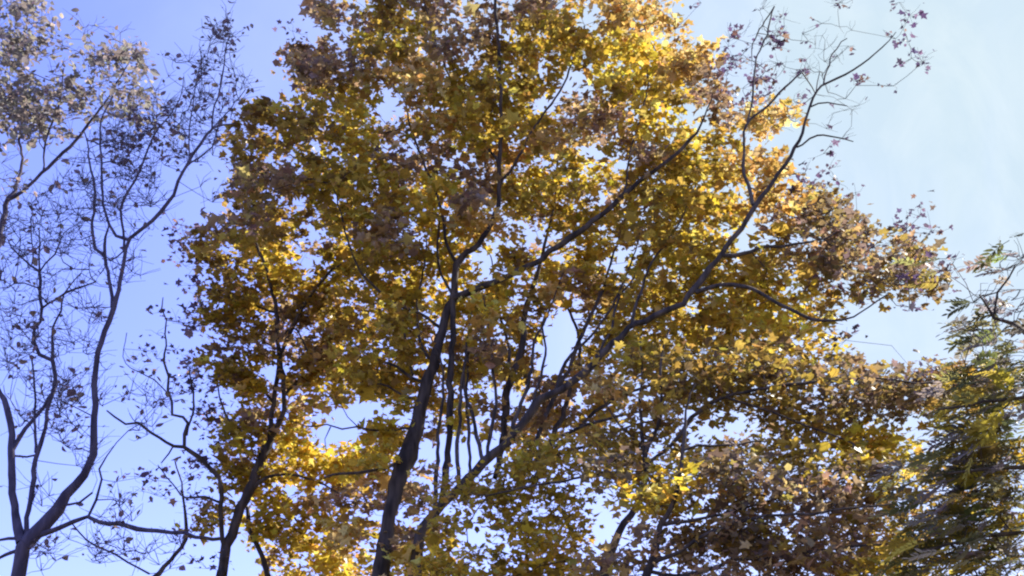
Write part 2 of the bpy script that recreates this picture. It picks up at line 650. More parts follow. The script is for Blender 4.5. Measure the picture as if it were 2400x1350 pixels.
# ------------------------------------------------------------------ the ground
def ground():
    def b(n, l):
        out = n.new("ShaderNodeOutputMaterial")
        p = n.new("ShaderNodeBsdfPrincipled")
        p.inputs['Roughness'].default_value = 0.95
        nz = n.new("ShaderNodeTexNoise")
        nz.inputs['Scale'].default_value = 1.5
        nz.inputs['Detail'].default_value = 10
        cr = n.new("ShaderNodeValToRGB")
        cr.color_ramp.elements[0].position = 0.4
        cr.color_ramp.elements[0].color = (.05, .065, .02, 1)
        cr.color_ramp.elements[1].position = 0.6
        cr.color_ramp.elements[1].color = (.16, .10, .035, 1)
        tc = n.new("ShaderNodeTexCoord")
        l.new(tc.outputs['Object'], nz.inputs['Vector'])
        l.new(nz.outputs[0], cr.inputs[0])
        l.new(cr.outputs[0], p.inputs['Base Color'])
        l.new(p.outputs[0], out.inputs[0])
    m = node_mat("grass and leaf litter", b)
    N = 60
    g = np.linspace(-1, 1, N + 1)
    g = np.sign(g) * np.abs(g) ** 2.2 * 900
    X, Y = np.meshgrid(g, g)
    Z = 0.25 * np.sin(X * .045) * np.cos(Y * .05) * np.clip(np.hypot(X, Y) / 60, 0, 1) * np.clip((np.hypot(X, Y) - 35) / 20, 0, 1)
    V = np.column_stack([X.ravel(), Y.ravel(), Z.ravel()])
    i, j = np.meshgrid(np.arange(N), np.arange(N))
    a = (j * (N + 1) + i).ravel()
    Q = np.column_stack([a, a + 1, a + N + 2, a + N + 1])
    o = link("ground", mesh_np("ground", V, Q, m, smooth=True))
    o["kind"] = "structure"


ground()

BARK_DARK = bark_mat("dark grey brown bark", (.020, .015, .014), (.105, .082, .068))
BARK_BARE = bark_mat("purplish grey bark", (.034, .028, .055), (.10, .085, .13))
BARK_BROWN = bark_mat("brown bark", (.035, .024, .014), (.10, .070, .040))
LEAF = leaf_mat("autumn leaf", 0.58)

# ------------------------------------------------------------------ trees
# the big multi-stemmed golden maple
M = Tree("maple_tree", 18.0, "big golden maple with several dark leaning stems filling the middle of the view", "tree",
         BARK_DARK, LEAF, 'maple', 0.135)
M.base(960, dx=0.1)
M.limb([(893, 1390, 46), (895, 1350, 44), (903, 1283, 38), (913, 1217, 34), (927, 1150, 34), (957, 1067, 40), (967, 1033, 38), (980, 983, 32), (993, 933, 30),
        (1010, 875, 29), (1030, 800, 28), (1045, 740, 25), (1060, 700, 22), (1065, 650, 18), (1080, 610, 17), (1110, 585, 15), (1140, 540, 14),
        (1160, 500, 13), (1170, 460, 12), (1168, 400, 12), (1172, 330, 11), (1175, 250, 10), (1170, 120, 9), (1160, 0, 7), (1165, -120, 4)],
       0.4, "trunk", True, 0.0)
M.limb([(955, 1390, 32), (970, 1350, 30), (980, 1280, 28), (990, 1233, 26), (1017, 1200, 24), (1060, 1160, 22), (1137, 1087, 22), (1183, 1043, 21), (1233, 983, 19),
        (1267, 935, 18), (1300, 922, 17), (1375, 870, 16), (1425, 820, 16), (1475, 770, 15), (1550, 730, 15), (1600, 705, 14), (1640, 660, 14),
        (1690, 595, 13), (1740, 535, 13), (1770, 480, 13), (1810, 430, 10), (1850, 370, 8), (1880, 315, 7), (1900, 250, 6), (1925, 200, 5),
        (1960, 185, 5), (2015, 150, 4), (2065, 110, 3), (2100, 75, 2)], -1.6, "trunk", True, -0.5)
M.limb([(1000, 1235, 16), (1030, 1180, 17), (1045, 1100, 17), (1050, 1000, 17), (1055, 900, 17), (1060, 800, 16), (1064, 720, 15), (1062, 650, 10)], 0.5, dy0=-0.3)
M.limb([(1055, 700, 18), (1100, 682, 17), (1150, 665, 17), (1250, 615, 16), (1300, 575, 15), (1375, 530, 14), (1450, 470, 13), (1500, 425, 12), (1550, 390, 10),
        (1600, 345, 8), (1645, 290, 5), (1670, 220, 3)], -1.2)
M.limb([(1765, 480, 8), (1760, 450, 8), (1745, 390, 8), (1745, 325, 7), (1752, 288, 7), (1800, 245, 6), (1840, 205, 5), (1880, 170, 3)], 0.4)
M.limb([(1752, 290, 5), (1765, 200, 5), (1772, 130, 4), (1800, 80, 4), (1815, 15, 3)], 0.2)
M.limb([(1868, 345, 4), (1930, 318, 4), (2000, 332, 2)], 0.3)
M.limb([(1900, 250, 4), (1940, 240, 3), (1985, 248, 2)], -0.3)
M.limb([(1930, 198, 4), (1955, 130, 3), (1985, 90, 2)], 0.2)
M.limb([(1690, 598, 10), (1720, 600, 9), (1775, 580, 8), (1850, 577, 6), (1930, 560, 4), (2000, 520, 3)], 0.8)
M.limb([(1630, 685, 11), (1690, 672, 11), (1750, 676, 10), (1825, 715, 10), (1880, 740, 8), (1925, 752, 7), (2000, 740, 4), (2080, 690, 3)], -0.6)
M.limb([(1132, 1080, 9), (1122, 1040, 9), (1110, 975, 8), (1095, 925, 7), (1088, 850, 6), (1100, 770, 4)], 0.8)
M.limb([(1100, 1125, 7), (1099, 1000, 7), (1098, 900, 6), (1097, 800, 5), (1110, 720, 3)], 1.2)
M.limb([(1215, 1150, 12), (1245, 1075, 12), (1272, 1000, 12), (1297, 945, 12), (1325, 870, 11), (1362, 790, 10), (1385, 740, 8), (1420, 650, 6), (1450, 560, 4)], 1.0, dy0=-0.4)
M.limb([(1240, 1150, 14), (1278, 1060, 14), (1318, 975, 13), (1340, 910, 12), (1360, 830, 9), (1345, 760, 7), (1310, 690, 5)], 1.8, dy0=-0.2)
M.limb([(1160, 1120, 16), (1182, 1000, 19), (1190, 900, 20), (1210, 850, 18), (1225, 790, 16), (1236, 725, 14), (1262, 640, 12), (1282, 560, 9), (1300, 450, 6), (1310, 300, 4)], 1.4, dy0=0.4)
M.limb([(1180, 890, 9), (1190, 820, 8), (1172, 740, 7), (1165, 680, 5), (1150, 600, 3)], 0.5)
M.limb([(1010, 895, 9), (965, 885, 8), (930, 860, 7), (880, 840, 5), (820, 800, 4)], 0.8)
M.limb([(1035, 770, 9), (1000, 745, 8), (965, 725, 8), (910, 700, 7), (885, 675, 7), (850, 640, 6), (820, 580, 5), (800, 500, 4)], -0.8)
M.limb([(968, 880, 6), (957, 830, 6), (950, 775, 5), (940, 715, 4)], 0.2)
M.limb([(1300, 1050, 9), (1375, 985, 9), (1440, 940, 8), (1530, 900, 6), (1620, 850, 4)], -0.6)
M.limb([(1075, 625, 9), (1045, 560, 8), (1030, 480, 7), (1000, 400, 6), (960, 300, 5), (930, 180, 4)], 0.6)
M.limb([(1170, 440, 8), (1215, 370, 7), (1260, 290, 6), (1330, 180, 5), (1370, 60, 4)], -0.7)
M.limb([(1168, 385, 7), (1110, 300, 6), (1060, 210, 5), (1020, 100, 4), (990, -20, 3)], -0.6)
M.limb([(955, 1075, 8), (900, 1100, 7), (830, 1110, 6), (760, 1120, 4)], -0.9)
M.limb([(972, 1005, 6), (920, 1012, 5), (870, 1008, 5), (835, 1000, 4), (800, 1006, 4), (765, 998, 3), (735, 1004, 3), (690, 990, 2)], -0.5)
M.limb([(842, 1004, 3), (815, 980, 2), (800, 950, 2)], 0.1)
M.limb([(775, 1000, 3), (760, 1030, 2), (765, 1060, 2)], 0.1)
M.limb([(1460, 465, 6), (1470, 380, 5), (1500, 280, 5), (1520, 170, 4), (1510, 60, 3)], 0.5)

for path, dy in [([(1020, 1200, 9), (1018, 1120, 9), (1025, 1040, 8), (1035, 950, 7), (1030, 860, 5), (1010, 790, 3)], .6),
                 ([(1075, 1150, 8), (1070, 1060, 8), (1080, 980, 7), (1078, 900, 6), (1090, 820, 4)], .5),
                 ([(1140, 1085, 8), (1150, 1010, 8), (1165, 930, 7), (1150, 850, 6), (1145, 770, 4), (1130, 690, 3)], .7),
                 ([(1190, 1040, 9), (1215, 960, 8), (1245, 880, 8), (1255, 800, 6), (1290, 720, 5), (1320, 640, 3)], .9),
                 ([(1230, 985, 8), (1262, 900, 7), (1278, 830, 6), (1272, 760, 5), (1290, 690, 3)], .4),
                 ([(1300, 922, 8), (1330, 850, 7), (1385, 790, 6), (1440, 700, 5), (1480, 620, 4), (1500, 540, 3)], .8),
                 ([(1380, 868, 7), (1430, 780, 6), (1450, 700, 5), (1500, 640, 4)], .6),
                 ([(1250, 1085, 9), (1310, 1030, 8), (1380, 1000, 7), (1450, 975, 6), (1560, 950, 4)], -.3),
                 ([(1200, 1120, 9), (1290, 1070, 8), (1390, 1045, 7), (1480, 1000, 5), (1560, 985, 3)], -.5),
                 ([(1480, 765, 7), (1500, 690, 6), (1530, 610, 5), (1590, 530, 4), (1620, 450, 3)], .6),
                 ([(1020, 850, 8), (985, 800, 7), (975, 720, 6), (990, 640, 5), (1000, 560, 3)], .5),
                 ([(1060, 690, 8), (1030, 630, 7), (1025, 560, 6), (1040, 490, 4)], .4),
                 ([(995, 930, 7), (950, 930, 6), (905, 905, 5), (850, 900, 3)], .3)]:
    M.limb(path, dy)

# the slim forked tree left of it
S2 = Tree("slim_tree", 20.5, "slim dark tree forking twice against yellow leaves, left of the big golden maple", "tree",
          BARK_DARK, LEAF, 'maple', 0.135)
S2.base(505, dx=-0.1)
S2.limb([(515, 1390, 24), (522, 1347, 23), (533, 1277, 23), (547, 1253, 24), (563, 1210, 26), (587, 1153, 26), (613, 1087, 21), (630, 1035, 18), (633, 1000, 13),
         (641, 943, 12), (648, 900, 12), (656, 860, 14), (657, 827, 14), (651, 800, 10), (648, 733, 10), (640, 690, 9), (630, 650, 9), (622, 617, 8),
         (607, 590, 8), (593, 557, 7), (587, 527, 6), (593, 483, 4), (610, 420, 3)], 0.4, "trunk", True, 0.0)
S2.limb([(630, 1036, 12), (652, 997, 12), (666, 960, 11), (664, 900, 11), (658, 850, 11)], 0.0)
S2.limb([(657, 830, 11), (670, 793, 10), (687, 750, 10), (713, 710, 9), (740, 673, 8), (757, 653, 8), (777, 630, 7), (800, 618, 5), (850, 590, 4)], -0.8)
S2.limb([(528, 1290, 12), (520, 1240, 12), (518, 1190, 12), (518, 1140, 11), (500, 1107, 10), (467, 1077, 9), (430, 1047, 9), (407, 1043, 7), (353, 1013, 6),
         (317, 990, 6), (290, 993, 5), (267, 977, 4), (250, 962, 3)], -1.0)
S2.limb([(432, 1047, 7), (437, 1017, 7), (441, 993, 7), (430, 980, 6), (407, 973, 6), (403, 945, 6), (394, 915, 6), (399, 885, 5), (390, 850, 5), (394, 810, 4), (385, 780, 4), (388, 745, 3), (379, 720, 3), (382, 697, 2)], 0.2)
S2.limb([(438, 1020, 5), (450, 970, 5), (451, 920, 4), (445, 860, 3)], 0.4)
S2.limb([(407, 1044, 4), (392, 1065, 4), (378, 1085, 3)], 0.1)
S2.limb([(400, 930, 3), (360, 890, 3), (295, 850, 2), (297, 780, 2)], 0.2)
S2.limb([(519, 1180, 5), (480, 1160, 5), (435, 1165, 4), (400, 1130, 3), (370, 1090, 2)], 0.3)
S2.limb([(340, 1372, 13), (370, 1340, 13), (400, 1310, 11), (438, 1265, 9), (436, 1200, 6), (428, 1130, 4), (410, 1080, 3)], 0.3, dy0=0.4)
S2.limb([(633, 1375, 16), (622, 1340, 14), (613, 1307, 13), (600, 1277, 13), (585, 1240, 13), (580, 1190, 10)], 0.2, dy0=0.5)
for path, dy in [([(590, 1150, 9), (630, 1120, 8), (690, 1115, 7), (740, 1130, 5), (800, 1160, 3)], -.4),
                 ([(640, 943, 7), (605, 900, 6), (570, 860, 5), (530, 840, 3)], .3),
                 ([(648, 733, 6), (610, 720, 5), (560, 690, 4), (510, 680, 3)], -.3),
                 ([(663, 930, 7), (700, 890, 6), (740, 870, 5), (800, 880, 3)], .4),
                 ([(625, 1050, 7), (570, 1020, 6), (530, 970, 5), (510, 900, 3)], .3)]:
    S2.limb(path, dy)
S2.limb([(520, 1262, 8), (480, 1256, 8), (440, 1254, 8)], 0.0)
S2.limb([(657, 800, 5), (690, 770, 5), (730, 830, 4), (780, 850, 3)], -0.4)

# bare tree at the left edge
B1 = Tree("bare_tree", 16.0, "nearly bare tree at the left edge with one long limb curving up through the sky", "tree",
          BARK_BARE, LEAF, 'oval', 0.09, None, .0046)
B1.base(38, dx=-0.2)
B1.limb([(40, 1390, 36), (47, 1350, 35), (55, 1290, 35), (66, 1262, 34), (100, 1232, 30), (133, 1193, 27), (160, 1157, 24), (187, 1130, 21), (213, 1087, 19),
         (222, 1060, 18), (222, 1000, 17), (223, 950, 16), (218, 900, 15), (223, 870, 14), (230, 827, 14), (247, 777, 14), (263, 725, 14), (273, 683, 11),
         (287, 623, 11), (295, 583, 10), (303, 560, 9), (333, 537, 8), (377, 497, 8), (410, 457, 8), (420, 425, 8), (440, 385, 7), (470, 340, 7),
         (500, 300, 6), (550, 290, 3)], -0.8, "trunk", True, 0.0)
B1.limb([(50, 1272, 26), (40, 1235, 25), (33, 1200, 22), (28, 1133, 19), (25, 1050, 17), (22, 1000, 15), (10, 950, 14), (-15, 880, 12), (-50, 780, 9), (-60, 650, 6)], 0.6)
B1.limb([(30, 1055, 11), (57, 1007, 11), (80, 973, 10), (100, 950, 9), (120, 923, 7)], 0.2)
B1.limb([(64, 1262, 14), (70, 1217, 13), (77, 1150, 13), (83, 1083, 12), (97, 1043, 12), (107, 1007, 11), (108, 967, 11), (115, 943, 11), (127, 900, 11),
         (127, 875, 11), (122, 843, 11), (93, 830, 9), (80, 800, 9), (83, 777, 8), (97, 760, 8), (100, 727, 8), (95, 683, 7), (93, 637, 7), (70, 620, 5), (33, 583, 4), (18, 560, 3)], 0.7)
B1.limb([(93, 637, 5), (95, 593, 4), (92, 540, 3)], 0.1)
B1.limb([(93, 637, 5), (107, 620, 4), (127, 597, 4), (143, 560, 3)], -0.2)
B1.limb([(76, 618, 4), (76, 550, 3), (78, 500, 2)], 0.2)
B1.limb([(99, 722, 6), (133, 700, 5), (160, 683, 5), (200, 667, 5), (225, 660, 3)], -0.4)
B1.limb([(122, 845, 8), (125, 817, 7), (123, 770, 6), (140, 727, 5), (150, 690, 4), (190, 640, 3)], 0.3)
B1.limb([(83, 1060, 7), (80, 983, 6), (79, 900, 5), (74, 840, 4)], 0.4)
B1.limb([(28, 1068, 5), (60, 1072, 5), (85, 1066, 5)], 0.0)
B1.limb([(263, 720, 9), (258, 677, 9), (249, 623, 8), (245, 597, 8), (246, 550, 6), (255, 530, 4)], 0.2)
B1.limb([(245, 600, 7), (221, 580, 7), (217, 550, 7), (220, 500, 6), (217, 440, 6), (212, 400, 5), (205, 350, 4), (198, 310, 3)], 0.4)
B1.limb([(302, 562, 8), (273, 552, 7), (257, 527, 7), (243, 480, 6), (240, 400, 6), (235, 325, 5), (241, 280, 4), (262, 230, 3)], 0.3)
B1.limb([(290, 590, 6), (286, 540, 6), (282, 490, 6), (297, 450, 6), (330, 400, 5), (350, 350, 5), (375, 300, 4), (410, 250, 3), (430, 180, 2)], -0.2)
B1.limb([(293, 585, 4), (275, 600, 4), (258, 612, 3)], 0.0)
B1.limb([(436, 392, 5), (470, 370, 4), (496, 345, 4), (510, 300, 3)], 0.2)
B1.limb([(497, 300, 5), (500, 250, 4), (520, 200, 4), (530, 130, 3), (540, 80, 2)], -0.2)
B1.limb([(500, 298, 4), (540, 250, 3), (575, 210, 2)], 0.2)
B1.limb([(440, 388, 4), (445, 300, 3), (460, 200, 3), (470, 120, 2)], 0.2)
B1.limb([(82, 1258, 14), (133, 1233, 12), (167, 1220, 11), (200, 1212, 10), (233, 1227, 9), (300, 1238, 9), (367, 1247, 8), (433, 1252, 7), (470, 1262, 4)], -0.6)
B1.limb([(205, 1214, 5), (225, 1170, 5), (235, 1125, 4), (228, 1098, 4), (270, 1040, 2), (300, 1010, 2)], 0.1)
B1.limb([(142, 1185, 6), (185, 1172, 5), (216, 1155, 4)], -0.3)
B1.limb([(165, 1222, 3), (215, 1272, 4), (260, 1295, 4), (300, 1320, 4), (350, 1345, 4)], -0.2)
B1.limb([(52, 1262, 8), (20, 1262, 7), (-15, 1268, 5)], 0.0)
B1.limb([(55, 1285, 8), (20, 1295, 7), (-20, 1305, 5)], 0.2)

# olive-leaved tree leaning in from beyond the left edge
O4 = Tree("olive_tree", 19.5, "tree leaning in at the upper left corner with fine dull olive leaves", "tree",
          BARK_BARE, LEAF, 'oval', 0.125, None, .005)
O4.base(-330, dx=-0.2)
O4.limb([(-240, 1390, 40), (-200, 1200, 36), (-140, 950, 30), (-70, 720, 22), (-20, 610, 18), (2, 545, 16), (10, 500, 15), (16, 468, 14), (55, 450, 10), (100, 405, 9), (150, 360, 9), (185, 320, 8),
         (215, 280, 6), (260, 220, 5), (300, 150, 3)], 0.2, "trunk", True, 0.0)
O4.limb([(17, 466, 9), (36, 445, 8), (50, 370, 8), (45, 320, 7), (60, 230, 5), (50, 120, 4), (70, 20, 3)], 0.5)
O4.limb([(-90, 760, 16), (-110, 600, 13), (-90, 400, 10), (-40, 230, 7), (-10, 80, 5), (10, -60, 3)], 0.8)
O4.limb([(100, 405, 5), (110, 330, 5), (140, 240, 4), (150, 160, 3)], -0.4)

# russet tree lower right
R5 = Tree("russet_tree", 15.0, "brown leaved tree whose dark stem fans into thin branches, right of centre low down", "tree",
          BARK_DARK, LEAF, 'maple', 0.10)
R5.base(1405, dx=-0.1)
R5.limb([(1410, 1390, 26), (1425, 1340, 24), (1440, 1293, 22), (1457, 1250, 19), (1480, 1207, 18), (1497, 1163, 17), (1510, 1105, 17), (1507, 1017, 8), (1503, 933, 7), (1505, 870, 5), (1500, 790, 3)],
        0.3, "trunk", True, 0.0)
R5.limb([(1508, 1105, 10), (1525, 1050, 9), (1541, 1007, 8), (1550, 977, 8), (1550, 900, 7), (1552, 840, 5), (1570, 770, 3)], -0.3)
R5.limb([(1512, 1095, 12), (1530, 1073, 11), (1567, 1043, 10), (1593, 1013, 9), (1620, 977, 9), (1700, 930, 8), (1850, 900, 7), (2000, 890, 5), (2150, 900, 4), (2280, 880, 3)], -1.2)
R5.limb([(1505, 1140, 9), (1470, 1110, 8), (1420, 1105, 7), (1340, 1120, 5), (1240, 1140, 4), (1120, 1160, 3)], -1.0)
R5.limb([(1507, 1050, 6), (1470, 1010, 5), (1430, 960, 4), (1400, 900, 3)], 0.5)
R5.limb([(1700, 930, 6), (1780, 960, 5), (1880, 1000, 4), (2000, 1040, 3)], -0.4)

# slim understorey tree lower right
U6 = Tree("understorey_tree", 13.0, "thin stemmed tree with sparse yellow brown leaves and bright sky gaps, bottom right of centre", "tree",
          BARK_DARK, LEAF, 'maple', 0.098)
U6.base(1490, dx=0.1)
U6.limb([(1505, 1390, 24), (1517, 1347, 22), (1540, 1283, 18), (1553, 1233, 15), (1573, 1180, 13), (1590, 1127, 11), (1600, 1067, 10), (1607, 1030, 8), (1612, 970, 5), (1630, 900, 3)], 0.3, "trunk", True, 0.0)
U6.limb([(1558, 1228, 9), (1617, 1220, 8), (1667, 1213, 7), (1760, 1190, 6), (1880, 1150, 4), (1980, 1110, 3)], -0.3)
U6.limb([(1530, 1318, 11), (1593, 1293, 10), (1633, 1263, 9), (1665, 1248, 8), (1800, 1210, 6), (1950, 1200, 5), (2100, 1180, 3)], -0.8)
U6.limb([(1602, 1055, 6), (1640, 1045, 6), (1700, 1046, 5), (1800, 1035, 3)], 0.2)
U6.limb([(1525, 1340, 10), (1620, 1345, 9), (1720, 1310, 7), (1706, 1240, 6), (1706, 1180, 4)], 0.3)
U6.limb([(1720, 1312, 7), (1850, 1300, 6), (2000, 1280, 5), (2130, 1270, 3)], -0.4)

# green-leaved tree at the right edge
G7 = Tree("walnut_tree", 10.5, "green leaved tree with feathery compound leaves at the right edge", "tree",
          BARK_BROWN, LEAF, 'oval', 0.12)
G7.base(2640, dx=0.2)
G7.limb([(2630, 1390, 40), (2600, 1250, 36), (2560, 1100, 30), (2520, 980, 24), (2480, 880, 18), (2430, 800, 12), (2380, 750, 9), (2330, 735, 7), (2318, 715, 5), (2295, 690, 3)], -0.4, "trunk", True, 0.0)
G7.limb([(2330, 735, 5), (2345, 690, 5), (2368, 655, 4), (2380, 620, 3)], 0.1)
G7.limb([(2500, 930, 14), (2400, 930, 10), (2300, 940, 7), (2200, 960, 4)], -0.4)
G7.limb([(2570, 1130, 16), (2450, 1100, 12), (2330, 1090, 8), (2220, 1110, 5)], -0.5)
G7.limb([(2600, 1260, 16), (2450, 1250, 12), (2300, 1260, 9), (2160, 1290, 5)], -0.4)
G7.limb([(2480, 880, 16), (2540, 760, 13), (2600, 600, 10), (2640, 470, 7), (2650, 380, 3)], .4)
G7.limb([(2520, 980, 14), (2640, 880, 11), (2740, 760, 8), (2800, 640, 4)], .3)
G7.limb([(2590, 1220, 15), (2720, 1120, 11), (2860, 1030, 8), (2960, 960, 4)], -.2)
G7.limb([(2470, 860, 9), (2480, 740, 8), (2470, 620, 6), (2440, 540, 3)], 0.2)

# ------------------------------------------------------------------ crown map: rows of v, spans u0-u1, palette (lit and shaded patches in its colour), density
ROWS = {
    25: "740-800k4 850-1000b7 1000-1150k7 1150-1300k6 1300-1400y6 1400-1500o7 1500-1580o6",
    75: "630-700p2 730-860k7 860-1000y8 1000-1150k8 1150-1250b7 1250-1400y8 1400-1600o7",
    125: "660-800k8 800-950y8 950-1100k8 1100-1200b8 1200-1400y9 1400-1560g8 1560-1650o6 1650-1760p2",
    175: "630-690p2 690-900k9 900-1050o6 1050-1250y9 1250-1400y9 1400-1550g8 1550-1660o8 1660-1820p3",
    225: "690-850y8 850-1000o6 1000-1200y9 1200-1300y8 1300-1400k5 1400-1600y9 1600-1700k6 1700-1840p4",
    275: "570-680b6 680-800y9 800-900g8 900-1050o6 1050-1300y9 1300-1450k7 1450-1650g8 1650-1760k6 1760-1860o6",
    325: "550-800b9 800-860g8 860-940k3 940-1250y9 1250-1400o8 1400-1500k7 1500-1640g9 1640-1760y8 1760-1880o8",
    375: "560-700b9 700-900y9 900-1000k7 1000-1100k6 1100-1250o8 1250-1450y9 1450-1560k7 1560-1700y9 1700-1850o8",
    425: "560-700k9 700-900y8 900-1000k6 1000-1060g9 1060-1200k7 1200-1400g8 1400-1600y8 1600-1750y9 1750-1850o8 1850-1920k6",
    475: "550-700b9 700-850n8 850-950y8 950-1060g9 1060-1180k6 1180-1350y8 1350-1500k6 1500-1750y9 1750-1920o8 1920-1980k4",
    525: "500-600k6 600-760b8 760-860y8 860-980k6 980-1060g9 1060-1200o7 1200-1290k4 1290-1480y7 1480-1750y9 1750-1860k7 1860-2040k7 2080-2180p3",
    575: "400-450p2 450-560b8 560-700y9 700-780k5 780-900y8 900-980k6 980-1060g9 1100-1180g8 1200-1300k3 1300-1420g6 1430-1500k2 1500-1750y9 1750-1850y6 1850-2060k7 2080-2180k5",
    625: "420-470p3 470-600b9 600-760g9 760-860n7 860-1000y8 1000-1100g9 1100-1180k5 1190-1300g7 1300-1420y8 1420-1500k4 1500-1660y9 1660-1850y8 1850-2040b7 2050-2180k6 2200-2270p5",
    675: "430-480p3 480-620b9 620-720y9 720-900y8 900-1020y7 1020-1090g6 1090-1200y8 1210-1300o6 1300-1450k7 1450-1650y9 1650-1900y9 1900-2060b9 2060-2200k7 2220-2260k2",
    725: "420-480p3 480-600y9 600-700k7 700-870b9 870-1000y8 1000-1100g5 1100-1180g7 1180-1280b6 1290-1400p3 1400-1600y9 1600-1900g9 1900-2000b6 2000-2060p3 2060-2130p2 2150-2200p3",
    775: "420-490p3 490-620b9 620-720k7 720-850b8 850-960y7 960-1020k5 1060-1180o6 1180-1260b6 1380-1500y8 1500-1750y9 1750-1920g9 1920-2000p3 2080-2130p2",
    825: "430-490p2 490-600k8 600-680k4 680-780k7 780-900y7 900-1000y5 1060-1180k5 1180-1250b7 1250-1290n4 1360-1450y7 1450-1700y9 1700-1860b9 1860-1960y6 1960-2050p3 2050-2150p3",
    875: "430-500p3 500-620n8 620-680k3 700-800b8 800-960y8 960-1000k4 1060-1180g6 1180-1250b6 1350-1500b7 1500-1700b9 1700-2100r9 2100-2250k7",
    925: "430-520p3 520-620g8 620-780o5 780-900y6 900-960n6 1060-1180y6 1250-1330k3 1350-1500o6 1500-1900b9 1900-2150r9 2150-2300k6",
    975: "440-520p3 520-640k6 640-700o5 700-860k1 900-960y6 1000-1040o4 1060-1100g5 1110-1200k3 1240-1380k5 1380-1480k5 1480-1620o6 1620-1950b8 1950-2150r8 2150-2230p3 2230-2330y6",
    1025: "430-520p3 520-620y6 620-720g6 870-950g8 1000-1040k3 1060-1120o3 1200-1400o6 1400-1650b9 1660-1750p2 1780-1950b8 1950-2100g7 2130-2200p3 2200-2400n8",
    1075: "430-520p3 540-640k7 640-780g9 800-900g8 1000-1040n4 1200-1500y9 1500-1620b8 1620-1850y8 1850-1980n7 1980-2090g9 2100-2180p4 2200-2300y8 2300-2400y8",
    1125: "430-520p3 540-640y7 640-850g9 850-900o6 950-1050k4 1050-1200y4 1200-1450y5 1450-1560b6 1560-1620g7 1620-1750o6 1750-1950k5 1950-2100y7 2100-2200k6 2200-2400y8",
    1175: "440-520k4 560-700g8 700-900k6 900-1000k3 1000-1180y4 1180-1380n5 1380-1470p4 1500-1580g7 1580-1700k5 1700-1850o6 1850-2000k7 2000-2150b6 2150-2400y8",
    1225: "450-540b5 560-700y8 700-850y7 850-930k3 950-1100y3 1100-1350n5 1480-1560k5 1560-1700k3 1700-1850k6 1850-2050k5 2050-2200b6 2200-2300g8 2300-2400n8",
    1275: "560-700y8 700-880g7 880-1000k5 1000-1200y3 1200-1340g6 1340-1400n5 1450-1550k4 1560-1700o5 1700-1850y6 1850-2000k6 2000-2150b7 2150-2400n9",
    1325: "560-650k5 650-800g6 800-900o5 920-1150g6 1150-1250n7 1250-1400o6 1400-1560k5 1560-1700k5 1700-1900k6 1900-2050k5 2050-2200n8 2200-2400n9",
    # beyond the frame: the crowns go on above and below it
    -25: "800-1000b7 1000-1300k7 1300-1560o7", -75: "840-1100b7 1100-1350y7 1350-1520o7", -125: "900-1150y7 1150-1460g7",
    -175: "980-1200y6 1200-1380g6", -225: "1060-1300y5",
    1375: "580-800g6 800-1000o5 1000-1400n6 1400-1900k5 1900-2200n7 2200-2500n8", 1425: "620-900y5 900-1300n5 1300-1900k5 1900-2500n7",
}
D_PTS, D_LEAF = 0.40, 34


def owner(u, v):
    u += rng.normal(0, 28)
    v += rng.normal(0, 28)
    if u > 2215 and v > 560:
        return G7
    if v > 1090 and u > 1390:
        return U6 if u < 2140 else G7
    if v > 850 and u > 1420:
        return R5
    if 1060 < v and u > 1000:
        return R5
    if u < 880 and v > 540 and (u < 820 - 0.0 * v) and (v < 900 or u < 860):
        return S2
    return M


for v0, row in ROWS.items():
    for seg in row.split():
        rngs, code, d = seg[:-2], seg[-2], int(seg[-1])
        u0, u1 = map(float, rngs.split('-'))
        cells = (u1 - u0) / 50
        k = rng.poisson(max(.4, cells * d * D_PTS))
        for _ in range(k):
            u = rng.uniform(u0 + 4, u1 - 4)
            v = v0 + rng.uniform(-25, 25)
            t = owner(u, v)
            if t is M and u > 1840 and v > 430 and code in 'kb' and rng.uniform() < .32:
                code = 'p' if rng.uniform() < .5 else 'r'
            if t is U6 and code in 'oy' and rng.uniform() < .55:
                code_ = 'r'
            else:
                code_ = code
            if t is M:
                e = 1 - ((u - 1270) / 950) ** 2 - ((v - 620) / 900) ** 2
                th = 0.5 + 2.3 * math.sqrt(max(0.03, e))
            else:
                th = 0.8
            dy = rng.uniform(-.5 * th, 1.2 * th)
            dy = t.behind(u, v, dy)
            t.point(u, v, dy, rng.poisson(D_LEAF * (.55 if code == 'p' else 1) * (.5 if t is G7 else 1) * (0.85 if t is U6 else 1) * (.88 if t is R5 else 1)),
                    ('e' if (t is G7 and code in 'nk' and rng.uniform() < .8) else code_), 0.2)

